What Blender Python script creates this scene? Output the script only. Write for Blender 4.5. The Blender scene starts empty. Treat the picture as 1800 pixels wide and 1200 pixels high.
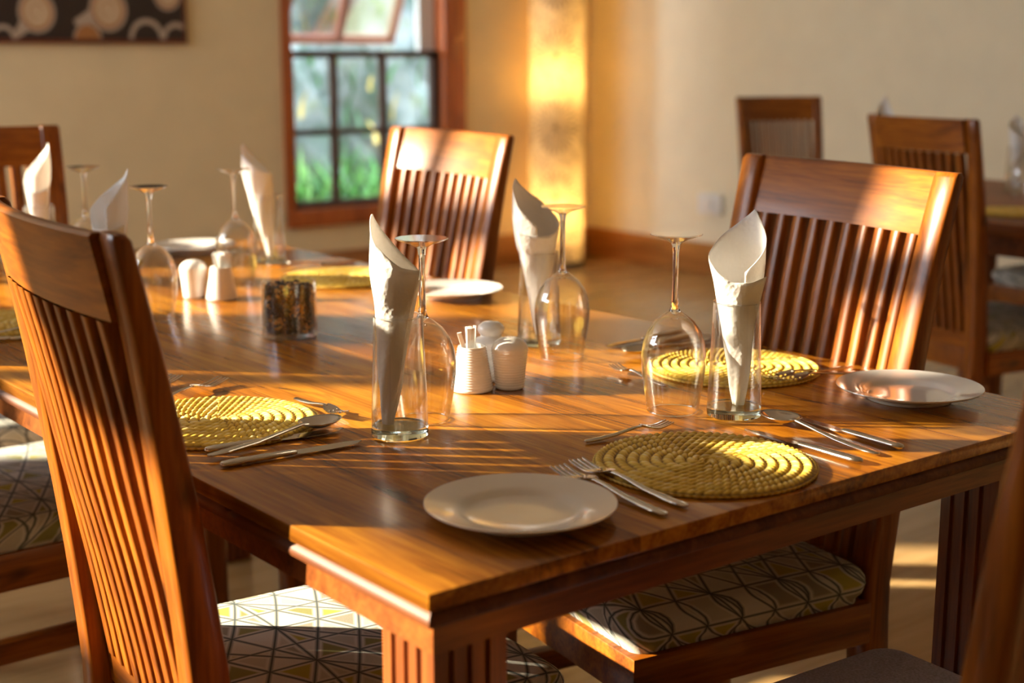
import bpy, bmesh, math, random
from mathutils import Vector, Matrix
random.seed(7)
PI = math.pi
scn = bpy.context.scene
COL = scn.collection
TZ = 0.75                      # table top height

# ------------------------------------------------------------------ camera
cd = bpy.data.cameras.new('camera'); cam = bpy.data.objects.new('camera', cd); COL.objects.link(cam)
cam.matrix_world = Matrix(((0.78619789, 0.12135783, -0.60594154, -0.63439136),
                           (-0.61797482, 0.15439346, -0.77088896, -0.91737925),
                           (0.0, 0.98052789, 0.1963799, 1.1834), (0, 0, 0, 1)))
cd.sensor_width = 36.0; cd.lens = 36.0 * 2537.8 / 1800.0
cd.clip_start = 0.05; cd.clip_end = 200
cd.dof.use_dof = True; cd.dof.focus_distance = 1.70; cd.dof.aperture_fstop = 3.7
scn.camera = cam
# ------------------------------------------------------------------ colour management
vs = scn.view_settings
vs.view_transform = 'Standard'; vs.look = 'None'; vs.gamma = 1.0; vs.use_curve_mapping = False
vs.exposure = 0.90
try:
    scn.cycles.transparent_max_bounces = 24
    scn.cycles.max_bounces = 12; scn.cycles.transmission_bounces = 12; scn.cycles.glossy_bounces = 5; scn.cycles.diffuse_bounces = 5
    scn.cycles.sample_clamp_indirect = 6.0
    scn.cycles.use_denoising = True
except Exception: pass
# ------------------------------------------------------------------ sky, sun
SUN_DIR = Vector((0.743, -0.669, -0.335)).normalized()
w = bpy.data.worlds.new('sky'); scn.world = w; w.use_nodes = True
bg = w.node_tree.nodes['Background']; bg.inputs[0].default_value = (0.82, 0.91, 1.0, 1); bg.inputs[1].default_value = 6.6
sd = bpy.data.lights.new('sun', 'SUN'); sd.energy = 15.0; sd.angle = math.radians(0.9); sd.color = (1.0, 0.84, 0.60)
sun = bpy.data.objects.new('sun', sd); COL.objects.link(sun)
sun.rotation_euler = SUN_DIR.to_track_quat('-Z', 'Y').to_euler(); sun.location = (-6, 4, 5)
def portal(name, loc, rot, sx, sy):
    l = bpy.data.lights.new(name, 'AREA'); l.shape = 'RECTANGLE'; l.size = sx; l.size_y = sy; l.cycles.is_portal = True
    o = bpy.data.objects.new(name, l); o.location = loc; o.rotation_euler = rot; COL.objects.link(o)
WLX = -2.2                      # left wall
WBY = 5.525                     # back wall
WRX = 5.013                     # right wall
WFY = -3.6                      # wall behind the camera
CEIL = 3.0
LWY0, LWY1, LWZ0, LWZ1 = 1.30, 5.20, 1.42, 2.85     # unseen window in the left wall, sill height set to limit the sun
portal('sky_portal', (WLX - .05, (LWY0+LWY1)/2, (LWZ0+LWZ1)/2), (0, -PI/2, 0), LWZ1-LWZ0, LWY1-LWY0)

# ================================================================== materials
def newmat(name):
    m = bpy.data.materials.new(name); m.use_nodes = True
    nt = m.node_tree; p = nt.nodes['Principled BSDF']
    return m, nt, p
def N(nt, typ, **kw):
    n = nt.nodes.new(typ)
    for k, v in kw.items():
        if hasattr(n, k): setattr(n, k, v)
    return n
def ramp(nt, fac, stops, interp='LINEAR'):
    r = N(nt, 'ShaderNodeValToRGB'); cr = r.color_ramp; cr.interpolation = interp
    while len(cr.elements) < len(stops): cr.elements.new(0.5)
    for e, (p, c) in zip(cr.elements, stops):
        e.position = p; e.color = (c[0], c[1], c[2], 1)
    nt.links.new(fac, r.inputs[0]); return r.outputs[0]
def math_(nt, op, a, b=None, c=None):
    n = N(nt, 'ShaderNodeMath', operation=op)
    for i, v in enumerate((a, b, c)):
        if v is None: continue
        if isinstance(v, (int, float)): n.inputs[i].default_value = v
        else: nt.links.new(v, n.inputs[i])
    return n.outputs[0]
def bump(nt, p, h, strength, dist=0.001):
    b = N(nt, 'ShaderNodeBump'); b.inputs['Strength'].default_value = strength; b.inputs['Distance'].default_value = dist
    nt.links.new(h, b.inputs['Height']); nt.links.new(b.outputs[0], p.inputs['Normal'])
def plain(name, col, rough=0.5, metal=0.0, coat=0.0, noise=0.0, spec=0.5):
    m, nt, p = newmat(name)
    p.inputs['Base Color'].default_value = (*col, 1); p.inputs['Roughness'].default_value = rough
    p.inputs['Metallic'].default_value = metal; p.inputs['Coat Weight'].default_value = coat
    p.inputs['Specular IOR Level'].default_value = spec
    if noise:
        tc = N(nt, 'ShaderNodeTexCoord'); n = N(nt, 'ShaderNodeTexNoise'); n.inputs['Scale'].default_value = 6; n.inputs['Detail'].default_value = 5
        nt.links.new(tc.outputs['Object'], n.inputs['Vector'])
        nt.links.new(ramp(nt, n.outputs['Fac'], [(0.3, [c*(1-noise) for c in col]), (0.7, [min(1, c*(1+noise*.5)) for c in col])]), p.inputs['Base Color'])
    return m
def wood(name, c0, c1, c2, axis, rough=0.3, board=0.0, coat=0.25, scale=1.0, spec=0.5):
    """long-grained timber; axis = grain direction 0,1,2; board = width of the glued boards across the grain"""
    m, nt, p = newmat(name)
    tc = N(nt, 'ShaderNodeTexCoord'); src = tc.outputs['Object']
    sep = N(nt, 'ShaderNodeSeparateXYZ'); nt.links.new(src, sep.inputs[0])
    co = [sep.outputs[i] for i in range(3)]
    cross = [0, 1, 2]; cross.remove(axis)
    off = None
    if board:
        idx = math_(nt, 'FLOOR', math_(nt, 'DIVIDE', co[cross[0]], board))
        wn = N(nt, 'ShaderNodeTexWhiteNoise', noise_dimensions='1D'); nt.links.new(idx, wn.inputs['W'])
        off = wn.outputs['Value']
        co[axis] = math_(nt, 'ADD', co[axis], math_(nt, 'MULTIPLY', off, 7.0))
        co[cross[1]] = math_(nt, 'ADD', co[cross[1]], math_(nt, 'MULTIPLY', off, 3.0))
    cb = N(nt, 'ShaderNodeCombineXYZ')
    for i in range(3): nt.links.new(co[i], cb.inputs[i])
    mp = N(nt, 'ShaderNodeMapping'); s = [22*scale]*3; s[axis] = 1.6*scale; mp.inputs['Scale'].default_value = s
    nt.links.new(cb.outputs[0], mp.inputs['Vector'])
    n1 = N(nt, 'ShaderNodeTexNoise'); n1.inputs['Scale'].default_value = 1.3; n1.inputs['Detail'].default_value = 7; n1.inputs['Roughness'].default_value = .62; n1.inputs['Distortion'].default_value = 1.1
    nt.links.new(mp.outputs[0], n1.inputs['Vector'])
    mp2 = N(nt, 'ShaderNodeMapping'); s = [150*scale]*3; s[axis] = 6*scale; mp2.inputs['Scale'].default_value = s
    nt.links.new(cb.outputs[0], mp2.inputs['Vector'])
    n2 = N(nt, 'ShaderNodeTexNoise'); n2.inputs['Scale'].default_value = 1.5; n2.inputs['Detail'].default_value = 4
    nt.links.new(mp2.outputs[0], n2.inputs['Vector'])
    f = math_(nt, 'ADD', math_(nt, 'MULTIPLY', n1.outputs['Fac'], .72), math_(nt, 'MULTIPLY', n2.outputs['Fac'], .28))
    if board:
        f = math_(nt, 'ADD', f, math_(nt, 'MULTIPLY', math_(nt, 'SUBTRACT', off, .5), .13))
    colr = ramp(nt, f, [(0.30, c0), (0.47, c1), (0.68, c2)])
    # knots and dark flecks
    mp3 = N(nt, 'ShaderNodeMapping'); s = [30*scale]*3; s[axis] = 7*scale; mp3.inputs['Scale'].default_value = s
    nt.links.new(cb.outputs[0], mp3.inputs['Vector'])
    n3 = N(nt, 'ShaderNodeTexNoise'); n3.inputs['Scale'].default_value = .55; n3.inputs['Detail'].default_value = 3; n3.inputs['Distortion'].default_value = .6
    nt.links.new(mp3.outputs[0], n3.inputs['Vector'])
    k = ramp(nt, n3.outputs['Fac'], [(0.26, (1, 1, 1)), (0.33, (0, 0, 0))])
    mx = N(nt, 'ShaderNodeMix', data_type='RGBA'); nt.links.new(k, mx.inputs[0]); nt.links.new(colr, mx.inputs[6]); mx.inputs[7].default_value = (c0[0]*.25, c0[1]*.25, c0[2]*.25, 1)
    last = mx.outputs[2]
    if board:
        fr = math_(nt, 'FRACT', math_(nt, 'DIVIDE', sep.outputs[cross[0]], board))
        d = math_(nt, 'ABSOLUTE', math_(nt, 'SUBTRACT', fr, .5))
        e = ramp(nt, d, [(0.493, (0, 0, 0)), (0.499, (1, 1, 1))])
        mx2 = N(nt, 'ShaderNodeMix', data_type='RGBA'); nt.links.new(math_(nt, 'MULTIPLY', e, .6), mx2.inputs[0]); nt.links.new(last, mx2.inputs[6]); mx2.inputs[7].default_value = (c0[0]*.4, c0[1]*.4, c0[2]*.4, 1)
        last = mx2.outputs[2]
    nt.links.new(last, p.inputs['Base Color'])
    p.inputs['Roughness'].default_value = rough; p.inputs['Coat Weight'].default_value = coat; p.inputs['Coat Roughness'].default_value = .12
    p.inputs['Specular IOR Level'].default_value = spec
    bump(nt, p, f, .18, .002)
    return m
M = {}
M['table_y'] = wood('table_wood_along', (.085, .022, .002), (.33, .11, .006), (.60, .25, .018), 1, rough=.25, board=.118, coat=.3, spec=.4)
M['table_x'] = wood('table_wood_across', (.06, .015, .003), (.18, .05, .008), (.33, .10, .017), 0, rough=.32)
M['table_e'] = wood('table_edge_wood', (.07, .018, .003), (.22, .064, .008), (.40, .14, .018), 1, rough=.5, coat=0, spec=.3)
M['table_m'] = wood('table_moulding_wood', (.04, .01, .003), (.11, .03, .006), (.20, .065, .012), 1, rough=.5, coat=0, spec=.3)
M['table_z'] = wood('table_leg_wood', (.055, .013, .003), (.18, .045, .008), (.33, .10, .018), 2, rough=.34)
def chairwood(tag, k, b):
    c0, c1, c2 = (.055, .012, .001), (.22, .058, .003), (.42, .135, .008)
    f = lambda c: (c[0]*k, c[1]*k*b, c[2]*k*b)
    return [wood('chair_wood_%s' % s, f(c0), f(c1), f(c2), i, rough=.33, coat=.12, scale=.8, spec=.4) for i, s in enumerate(('x', 'y', 'z'))]
CW = chairwood('warm', 1.0, 1.0)
M['floor'] = wood('floor_boards', (.24, .14, .05), (.40, .25, .10), (.52, .34, .15), 0, rough=.26, board=.14, coat=.3, scale=.5)
M['bb'] = wood('skirting_wood', (.16, .05, .012), (.36, .14, .035), (.5, .22, .06), 0, rough=.35, scale=.4)
M['bb2'] = wood('skirting_wood_side', (.16, .05, .012), (.36, .14, .035), (.5, .22, .06), 1, rough=.35, scale=.4)
M['sash'] = plain('sash_dark_paint', (.10, .055, .045), .4)
M['winwood'] = wood('window_wood', (.22, .045, .01), (.42, .10, .02), (.55, .15, .03), 2, rough=.35, scale=.5)
M['wall'] = plain('cream_wall_paint', (.84, .67, .40), .85, noise=.04)
M['wall2'] = plain('pale_wall_paint', (.90, .82, .62), .8, noise=.04)
M['ceil'] = plain('ceiling_paint', (.8, .76, .66), .9)
M['white'] = plain('white_paint', (.85, .85, .83), .5)
M['china'] = plain('white_glazed_china', (.84, .82, .79), .12, coat=.5)
M['paper'] = None
M['steel'] = plain('polished_steel', (.62, .58, .52), .17, metal=1.0)
M['grey'] = None
M['stone'] = None

def napkin_mat():
    m, nt, p = newmat('embossed_paper')
    p.inputs['Base Color'].default_value = (.93, .92, .90, 1); p.inputs['Roughness'].default_value = .8
    tc = N(nt, 'ShaderNodeTexCoord'); v = N(nt, 'ShaderNodeTexVoronoi'); v.inputs['Scale'].default_value = 190
    nt.links.new(tc.outputs['Object'], v.inputs['Vector'])
    n = N(nt, 'ShaderNodeTexNoise'); n.inputs['Scale'].default_value = 45; nt.links.new(tc.outputs['Object'], n.inputs['Vector'])
    bump(nt, p, math_(nt, 'ADD', math_(nt, 'MULTIPLY', v.outputs['Distance'], .5), n.outputs['Fac']), .45, .003)
    tr = N(nt, 'ShaderNodeBsdfTranslucent'); tr.inputs[0].default_value = (.92, .89, .84, 1)
    mx = N(nt, 'ShaderNodeMixShader'); mx.inputs[0].default_value = .25
    nt.links.new(p.outputs[0], mx.inputs[1]); nt.links.new(tr.outputs[0], mx.inputs[2])
    nt.links.new(mx.outputs[0], nt.nodes['Material Output'].inputs[0])
    return m
M['paper'] = napkin_mat()
def thin_glass(name, tint=(1, 1, 1), boost=1.0, refract=False):
    m = bpy.data.materials.new(name); m.use_nodes = True; nt = m.node_tree
    nt.nodes.remove(nt.nodes['Principled BSDF'])
    t = N(nt, 'ShaderNodeBsdfTransparent'); t.inputs[0].default_value = (*tint, 1)
    g = N(nt, 'ShaderNodeBsdfGlossy'); g.inputs['Roughness'].default_value = .015; g.inputs[0].default_value = (1, 1, 1, 1)
    f = N(nt, 'ShaderNodeLayerWeight'); f.inputs[0].default_value = .5
    mx = N(nt, 'ShaderNodeMixShader')
    fr = math_(nt, 'ADD', .07, math_(nt, 'MULTIPLY', math_(nt, 'POWER', f.outputs['Facing'], 2.6), .93))
    nt.links.new(math_(nt, 'MULTIPLY', fr, boost), mx.inputs[0]); nt.links.new(t.outputs[0], mx.inputs[1]); nt.links.new(g.outputs[0], mx.inputs[2])
    out = mx.outputs[0]
    if refract:
        gl = N(nt, 'ShaderNodeBsdfGlass'); gl.inputs['Roughness'].default_value = 0.0; gl.inputs['IOR'].default_value = 1.45; gl.inputs[0].default_value = (.97, .98, .97, 1)
        m2 = N(nt, 'ShaderNodeMixShader'); nt.links.new(math_(nt, 'POWER', f.outputs['Facing'], 4.0), m2.inputs[0])
        nt.links.new(out, m2.inputs[1]); nt.links.new(gl.outputs[0], m2.inputs[2]); out = m2.outputs[0]
    nt.links.new(out, nt.nodes['Material Output'].inputs[0]); return m
M['bowlglass'] = thin_glass('thin_clear_glass', (.975, .975, .97), .9, True)
M['footglass'] = thin_glass('foot_clear_glass', (.97, .97, .97), 1.1)
M['pane'] = thin_glass('window_glass', (.95, .97, .96), .8)
def solid_glass(name, col):
    m, nt, p = newmat(name)
    p.inputs['Base Color'].default_value = (*col, 1); p.inputs['Transmission Weight'].default_value = 1; p.inputs['Roughness'].default_value = 0.0; p.inputs['IOR'].default_value = 1.48
    return m
M['stemglass'] = solid_glass('solid_clear_glass', (.98, .98, .97))
M['baseglass'] = solid_glass('solid_greenish_glass', (.82, .95, .84))
def straw_mat():
    m, nt, p = newmat('woven_straw')
    at = N(nt, 'ShaderNodeAttribute'); at.attribute_name = 'tone'
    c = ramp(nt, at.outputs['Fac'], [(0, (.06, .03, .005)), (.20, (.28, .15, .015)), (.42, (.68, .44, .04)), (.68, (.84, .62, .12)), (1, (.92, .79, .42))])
    nt.links.new(c, p.inputs['Base Color']); p.inputs['Roughness'].default_value = .55
    return m
M['straw'] = straw_mat()
def fabric_mat(name='patterned_cushion_fabric'):
    m, nt, p = newmat(name)
    tc = N(nt, 'ShaderNodeTexCoord'); sep = N(nt, 'ShaderNodeSeparateXYZ'); nt.links.new(tc.outputs['Object'], sep.inputs[0])
    X = math_(nt, 'SUBTRACT', sep.outputs[0], math_(nt, 'MULTIPLY', sep.outputs[2], 1.0))
    Y = math_(nt, 'ADD', sep.outputs[1], math_(nt, 'MULTIPLY', sep.outputs[2], 1.0))
    P0 = .056
    # gentle bulge that turns the straight families into arcs
    X2 = math_(nt, 'ADD', X, math_(nt, 'MULTIPLY', math_(nt, 'SINE', math_(nt, 'MULTIPLY', Y, 2*PI/.112)), math_(nt, 'MULTIPLY', math_(nt, 'MINIMUM', math_(nt, 'MAXIMUM', math_(nt, 'MULTIPLY', math_(nt, 'SUBTRACT', .480, sep.outputs[2]), 40.0), 0.0), 1.0), .010)))
    fams = [(X, Y, 0.0, 1.0, P0), (X, Y, 1.0, 0.0, P0*2), (X2, Y, .894, .447, P0*.894), (X2, Y, .894, -.447, P0*.894), (X, Y, .7071, .7071, P0*1.5*.94281)]
    dmin = None; hsh = None
    for i, (a, b, ca, cb_, per) in enumerate(fams):
        t = math_(nt, 'DIVIDE', math_(nt, 'ADD', math_(nt, 'MULTIPLY', a, ca), math_(nt, 'MULTIPLY', b, cb_)), per)
        fl = math_(nt, 'FLOOR', t)
        fr = math_(nt, 'SUBTRACT', t, fl)
        d = math_(nt, 'MULTIPLY', math_(nt, 'SUBTRACT', .5, math_(nt, 'ABSOLUTE', math_(nt, 'SUBTRACT', fr, .5))), per)
        dmin = d if dmin is None else math_(nt, 'MINIMUM', dmin, d)
        hv = math_(nt, 'MULTIPLY', fl, [1.37, 2.71, 5.13, 7.77, 3.91][i])
        hsh = hv if hsh is None else math_(nt, 'ADD', hsh, hv)
    wn = N(nt, 'ShaderNodeTexWhiteNoise', noise_dimensions='1D'); nt.links.new(hsh, wn.inputs['W'])
    cells = ramp(nt, wn.outputs['Value'], [(0, (.50, .50, .42)), (.30, (.30, .28, .21)), (.54, (.42, .38, .07)), (.68, (.62, .63, .58)), (.88, (.26, .26, .09))], 'CONSTANT')
    pale = ramp(nt, dmin, [(.0040, (1, 1, 1)), (.0047, (0, 0, 0))])
    mx0 = N(nt, 'ShaderNodeMix', data_type='RGBA'); nt.links.new(pale, mx0.inputs[0]); nt.links.new(cells, mx0.inputs[6]); mx0.inputs[7].default_value = (.66, .66, .6, 1)
    line = ramp(nt, dmin, [(.0029, (1, 1, 1)), (.0034, (0, 0, 0))])
    mx = N(nt, 'ShaderNodeMix', data_type='RGBA'); nt.links.new(line, mx.inputs[0]); nt.links.new(mx0.outputs[2], mx.inputs[6]); mx.inputs[7].default_value = (.018, .04, .045, 1)
    nt.links.new(mx.outputs[2], p.inputs['Base Color']); p.inputs['Roughness'].default_value = .85
    n = N(nt, 'ShaderNodeTexNoise'); n.inputs['Scale'].default_value = 500; nt.links.new(tc.outputs['Object'], n.inputs['Vector']); bump(nt, p, n.outputs['Fac'], .3, .001)
    return m
M['fabric'] = fabric_mat()
def grey_fabric():
    m, nt, p = newmat('grey_lilac_woven_fabric')
    tc = N(nt, 'ShaderNodeTexCoord'); n = N(nt, 'ShaderNodeTexNoise'); n.inputs['Scale'].default_value = 350; nt.links.new(tc.outputs['Object'], n.inputs['Vector'])
    nt.links.new(ramp(nt, n.outputs['Fac'], [(.3, (.30, .30, .46)), (.7, (.52, .52, .74))]), p.inputs['Base Color']); p.inputs['Roughness'].default_value = .9
    bump(nt, p, n.outputs['Fac'], .5, .001); return m
M['grey'] = grey_fabric()

# ================================================================== mesh helpers
class MB:
    def __init__(s): s.v = []; s.f = []; s.mi = []; s.cur = 0
    def add(s, vs_, fs):
        b = len(s.v); s.v += [tuple(v) for v in vs_]
        for f in fs: s.f.append(tuple(b+i for i in f)); s.mi.append(s.cur)
    def box(s, x0, x1, y0, y1, z0, z1):
        s.add([(x0,y0,z0),(x1,y0,z0),(x1,y1,z0),(x0,y1,z0),(x0,y0,z1),(x1,y0,z1),(x1,y1,z1),(x0,y1,z1)],
              [(0,3,2,1),(4,5,6,7),(0,1,5,4),(1,2,6,5),(2,3,7,6),(3,0,4,7)])
    def loft(s, rings, cap0=True, cap1=True, closed=True):
        n = len(rings[0]); b = len(s.v)
        for r in rings: s.v += [tuple(p) for p in r]
        for i in range(len(rings)-1):
            for j in range(n if closed else n-1):
                k = (j+1) % n
                s.f.append((b+i*n+j, b+i*n+k, b+(i+1)*n+k, b+(i+1)*n+j)); s.mi.append(s.cur)
        if cap0: s.f.append(tuple(b+j for j in reversed(range(n)))); s.mi.append(s.cur)
        if cap1: s.f.append(tuple(b+(len(rings)-1)*n+j for j in range(n))); s.mi.append(s.cur)
    def lathe(s, prof, n=48, cx=0, cy=0, cap0=False, cap1=False):
        s.loft([[(cx+r*math.cos(2*PI*j/n), cy+r*math.sin(2*PI*j/n), z) for j in range(n)] for r, z in prof], cap0, cap1)
    def mesh(s, name, mats, smooth=True, sharp=35, bevel=0):
        me = bpy.data.meshes.new(name); me.from_pydata(s.v, [], s.f); me.validate(clean_customdata=False)
        for m in (mats if isinstance(mats, (list, tuple)) else [mats]): me.materials.append(m)
        if len(s.mi) == len(me.polygons): me.polygons.foreach_set('material_index', s.mi)
        bm = bmesh.new(); bm.from_mesh(me); bmesh.ops.remove_doubles(bm, verts=bm.verts, dist=1e-6); bmesh.ops.recalc_face_normals(bm, faces=bm.faces)
        if bevel:
            ed = [e for e in bm.edges if len(e.link_faces) == 2 and e.calc_face_angle(0) > .6]
            bmesh.ops.bevel(bm, geom=ed, offset=bevel, segments=2, affect='EDGES', profile=.6, clamp_overlap=True)
        bm.to_mesh(me); bm.free()
        if smooth:
            me.polygons.foreach_set('use_smooth', [True]*len(me.polygons))
            try: me.set_sharp_from_angle(angle=math.radians(sharp))
            except Exception: pass
        return me
    def obj(s, name, mats, parent=None, loc=None, **kw):
        o = bpy.data.objects.new(name, s.mesh(name, mats, **kw)); COL.objects.link(o)
        if parent: o.parent = parent
        if loc: o.location = loc
        return o
def tag(o, label=None, cat=None, group=None, kind=None):
    if label: o['label'] = label
    if cat: o['category'] = cat
    if group: o['group'] = group
    if kind: o['kind'] = kind
    return o
def thing(name, label, cat, loc=(0, 0, 0), rz=0, group=None):
    o = bpy.data.objects.new(name, None); COL.objects.link(o); o.location = loc; o.rotation_euler = (0, 0, rz); o.empty_display_size = .05
    return tag(o, label, cat, group)
def dup(root, loc, rz, label=None, group=None, scale=None):
    r = root.copy(); COL.objects.link(r); r.location = loc; r.rotation_euler = (0, 0, rz)
    if label: r['label'] = label
    if group: r['group'] = group
    if scale: r.scale = scale
    for ch in list(root.children):
        c = ch.copy(); COL.objects.link(c); c.parent = r
        for g in ch.children:
            d = g.copy(); COL.objects.link(d); d.parent = c
    return r
def struct(o): o['kind'] = 'structure'; return o
def rrect(cx, cy, hx, hy, r, z, n=6):
    pts = []
    for qx, qy, a0 in ((1, 1, 0), (-1, 1, PI/2), (-1, -1, PI), (1, -1, 1.5*PI)):
        for i in range(n+1):
            a = a0 + PI/2*i/n
            pts.append((cx + qx*(hx-r) + r*math.cos(a), cy + qy*(hy-r) + r*math.sin(a), z))
    return pts

# ================================================================== the room
def wall_with_holes(name, axis, pos, a0, a1, z0, z1, holes, mat, thick, sgn):
    """vertical wall on plane axis=pos with rectangular openings (a0,a1,z0,z1); thickness grows by sgn"""
    m = MB(); A = sorted({a0, a1, *[h[0] for h in holes], *[h[1] for h in holes]}); Z = sorted({z0, z1, *[h[2] for h in holes], *[h[3] for h in holes]})
    p0, p1 = sorted((pos, pos+sgn*thick))
    for i in range(len(A)-1):
        for k in range(len(Z)-1):
            ca, cz = (A[i]+A[i+1])/2, (Z[k]+Z[k+1])/2
            if any(h[0] < ca < h[1] and h[2] < cz < h[3] for h in holes): continue
            if axis == 1: m.box(A[i], A[i+1], p0, p1, Z[k], Z[k+1])
            else: m.box(p0, p1, A[i], A[i+1], Z[k], Z[k+1])
    return struct(m.obj(name, mat, smooth=False))
m = MB(); m.box(WLX, WRX, WFY, WBY, -.1, 0); struct(m.obj('floor', M['floor'], smooth=False))
m = MB(); m.box(WLX-.2, WRX+.2, WFY-.2, WBY+.2, CEIL, CEIL+.1); struct(m.obj('ceiling', M['ceil'], smooth=False))
WX0, WX1, WZ0, WZ1 = 2.975, 4.098, .325, 2.25
wall_with_holes('wall_back', 1, WBY, WLX-.2, WRX+.2, 0, CEIL, [(WX0, WX1, WZ0, WZ1)], M['wall'], .14, 1)
wall_with_holes('wall_right', 0, WRX, WFY-.2, WBY, 0, CEIL, [], M['wall2'], .2, 1)
wall_with_holes('wall_left', 0, WLX, WFY-.2, WBY, 0, CEIL, [(LWY0, 2.45, LWZ0, 1.85), (2.45, 2.88, LWZ0, LWZ1), (2.88, 3.05, LWZ0, 2.10), (3.05, LWY1, LWZ0, LWZ1)], M['wall'], .1, -1)  # stepped opening shaped to shade the near chair crest and right plate
wall_with_holes('wall_front', 1, WFY, WLX, WRX, 0, CEIL, [], M['wall'], .1, -1)
m = MB(); m.box(WLX, WRX, WBY-.018, WBY, 0, .17); struct(m.obj('baseboard_back', M['bb'], bevel=.004))
m = MB(); m.box(WRX-.018, WRX, WFY, WBY-.018, 0, .17); struct(m.obj('baseboard_right', M['bb2'], bevel=.004))
# unseen left window joinery: pier, posts and transom placed to shape sun patches
m = MB()
for y, h_ in ((3.55, .15), (4.15, .025), (4.65, .025)): m.box(WLX-.08, WLX-.03, y-h_, y+h_, LWZ0, LWZ1)
m.box(WLX-.08, WLX-.03, 3.05, LWY1, 2.31, 2.40)
for y, z_ in ((LWY0, 1.85), (3.05, LWZ1), (LWY1-.04, LWZ1)): m.box(WLX-.09, WLX-.02, y, y+.04, LWZ0, z_)
m.box(WLX-.09, WLX-.02, LWY0, LWY1, LWZ0, LWZ0+.05); m.box(WLX-.09, WLX-.02, 3.05, LWY1, LWZ1-.05, LWZ1); m.box(WLX-.09, WLX-.02, LWY0, 2.45, 1.80, 1.85)
struct(m.obj('sun_shaping_window', M['winwood'], smooth=False))

# back window (sash window with a low sill)
win = struct(bpy.data.objects.new('window_1', None)); COL.objects.link(win)
m = MB()
m.box(WX0, WX0+.05, WBY-.02, WBY+.12, WZ0, WZ1); m.box(3.955, WX1, WBY-.02, WBY+.12, WZ0, WZ1)
m.box(WX0, WX1, WBY-.03, WBY+.12, WZ0-.02, WZ0+.07); m.box(WX0, WX1, WBY-.02, WBY+.12, WZ1-.06, WZ1)
m.obj('frame', M['winwood'], win, bevel=.004)
sx0, sx1 = WX0+.05, 3.955
m = MB(); y0, y1 = WBY+.03, WBY+.07
m.box(sx0, sx0+.035, y0, y1, .395, 1.19); m.box(sx1-.05, sx1, y0, y1, .395, 1.19)
m.box(sx0, sx1, y0, y1, .395, .43); m.box(sx0, sx1, y0, y1, 1.155, 1.19)
for x in (3.30, 3.60): m.box(x-.02, x+.02, y0+.005, y1-.005, .43, 1.155)
m.box(sx0, sx1, y0+.006, y1-.006, .765, .795)
m.obj('lower_sash', M['sash'], win, bevel=.002)
m = MB(); m.box(sx0+.02, sx1-.03, y0+.017, y0+.021, .42, 1.16); m.obj('window_pane', M['pane'], win, smooth=False)
m = MB(); m.box(3.855, 3.953, WBY+.075, WBY+.11, 1.19, WZ1-.06); m.obj('white_strip', M['white'], win, smooth=False)  # plain white strip beside the upper opening
m = MB(); m.box(sx0, sx0+.04, WBY+.08, WBY+.115, 1.19, WZ1-.06); m.box(sx0, 3.855, WBY+.08, WBY+.115, 1.95, 2.0)
m.obj('upper_sash', M['sash'], win, smooth=False)
# awning light of the same window, hinged at the top and swung outward
M['pinkwood'] = plain('faded_red_painted_wood', (.46, .19, .15), .4)
a = .42; L = 1.12
def aw(x, s, t=0): return (x, WBY+.16+s*math.sin(a)+t*math.cos(a), 2.25-s*math.cos(a)+t*math.sin(a))
def awbar(mb, x0, x1, s0, s1, t=.03):
    mb.add([aw(x0,s0),aw(x1,s0),aw(x1,s1),aw(x0,s1),aw(x0,s0,t),aw(x1,s0,t),aw(x1,s1,t),aw(x0,s1,t)],
           [(0,3,2,1),(4,5,6,7),(0,1,5,4),(1,2,6,5),(2,3,7,6),(3,0,4,7)])
m = MB()
awx = [3.32, 3.68, 4.03]
for x in awx: awbar(m, x-.025, x+.025, 0, L)
for s in (0, L-.05): awbar(m, awx[0]-.025, awx[-1]+.025, s, s+.05)
op = m.obj('awning_sash', M['pinkwood'], win, smooth=False); op['label'] = 'faded red top sash swung outward'
m = MB(); awbar(m, awx[0], awx[-1], .03, L-.03, .004)
for v in range(8): pass
o = m.obj('awning_pane', thin_glass('bright_pane_glass', (.9, .93, .93), 3.5), win, smooth=False)

# ------------------------------------------------------------------ garden outside
def stone_mat():
    m, nt, p = newmat('garden_stone')
    tc = N(nt, 'ShaderNodeTexCoord'); n = N(nt, 'ShaderNodeTexNoise'); n.inputs['Scale'].default_value = 3.2; n.inputs['Detail'].default_value = 6
    nt.links.new(tc.outputs['Object'], n.inputs['Vector'])
    nt.links.new(ramp(nt, n.outputs['Fac'], [(.3, (.04, .08, .045)), (.45, (.10, .14, .13)), (.6, (.21, .24, .25)), (.75, (.14, .17, .08))]), p.inputs['Base Color']); p.inputs['Roughness'].default_value = .9
    bump(nt, p, n.outputs['Fac'], 1, .05); return m
m = MB(); m.box(-6, 14, WBY+.14, 16, -.45, -.3); struct(m.obj('ground', plain('garden_soil', (.13, .16, .06), .95, noise=.3), smooth=False))
m = MB(); NX, NZ = 60, 22
pts = [[(-1.5+11.5*i/NX, 8.9+.25*math.sin(i*1.7+k*2.1)*math.sin(k*1.3+i*.4)+.12*random.random()-.03*k, -.35+5.2*k/NZ) for i in range(NX+1)] for k in range(NZ+1)]  # bank raised past the view so it blocks sun through the back window
vv = [p for r in pts for p in r]; ff = [(k*(NX+1)+i, k*(NX+1)+i+1, (k+1)*(NX+1)+i+1, (k+1)*(NX+1)+i) for k in range(NZ) for i in range(NX)]
m.add(vv, ff); m.add([(-1.5, 9.6, -.35), (10, 9.6, -.35), (10, 9.6, 4.85), (-1.5, 9.6, 4.85)], [(0, 1, 2, 3)])
tag(m.obj('rock_bank', stone_mat(), sharp=50), 'grey green rock bank rising behind the garden grass outside the window', 'rock bank')
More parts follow.
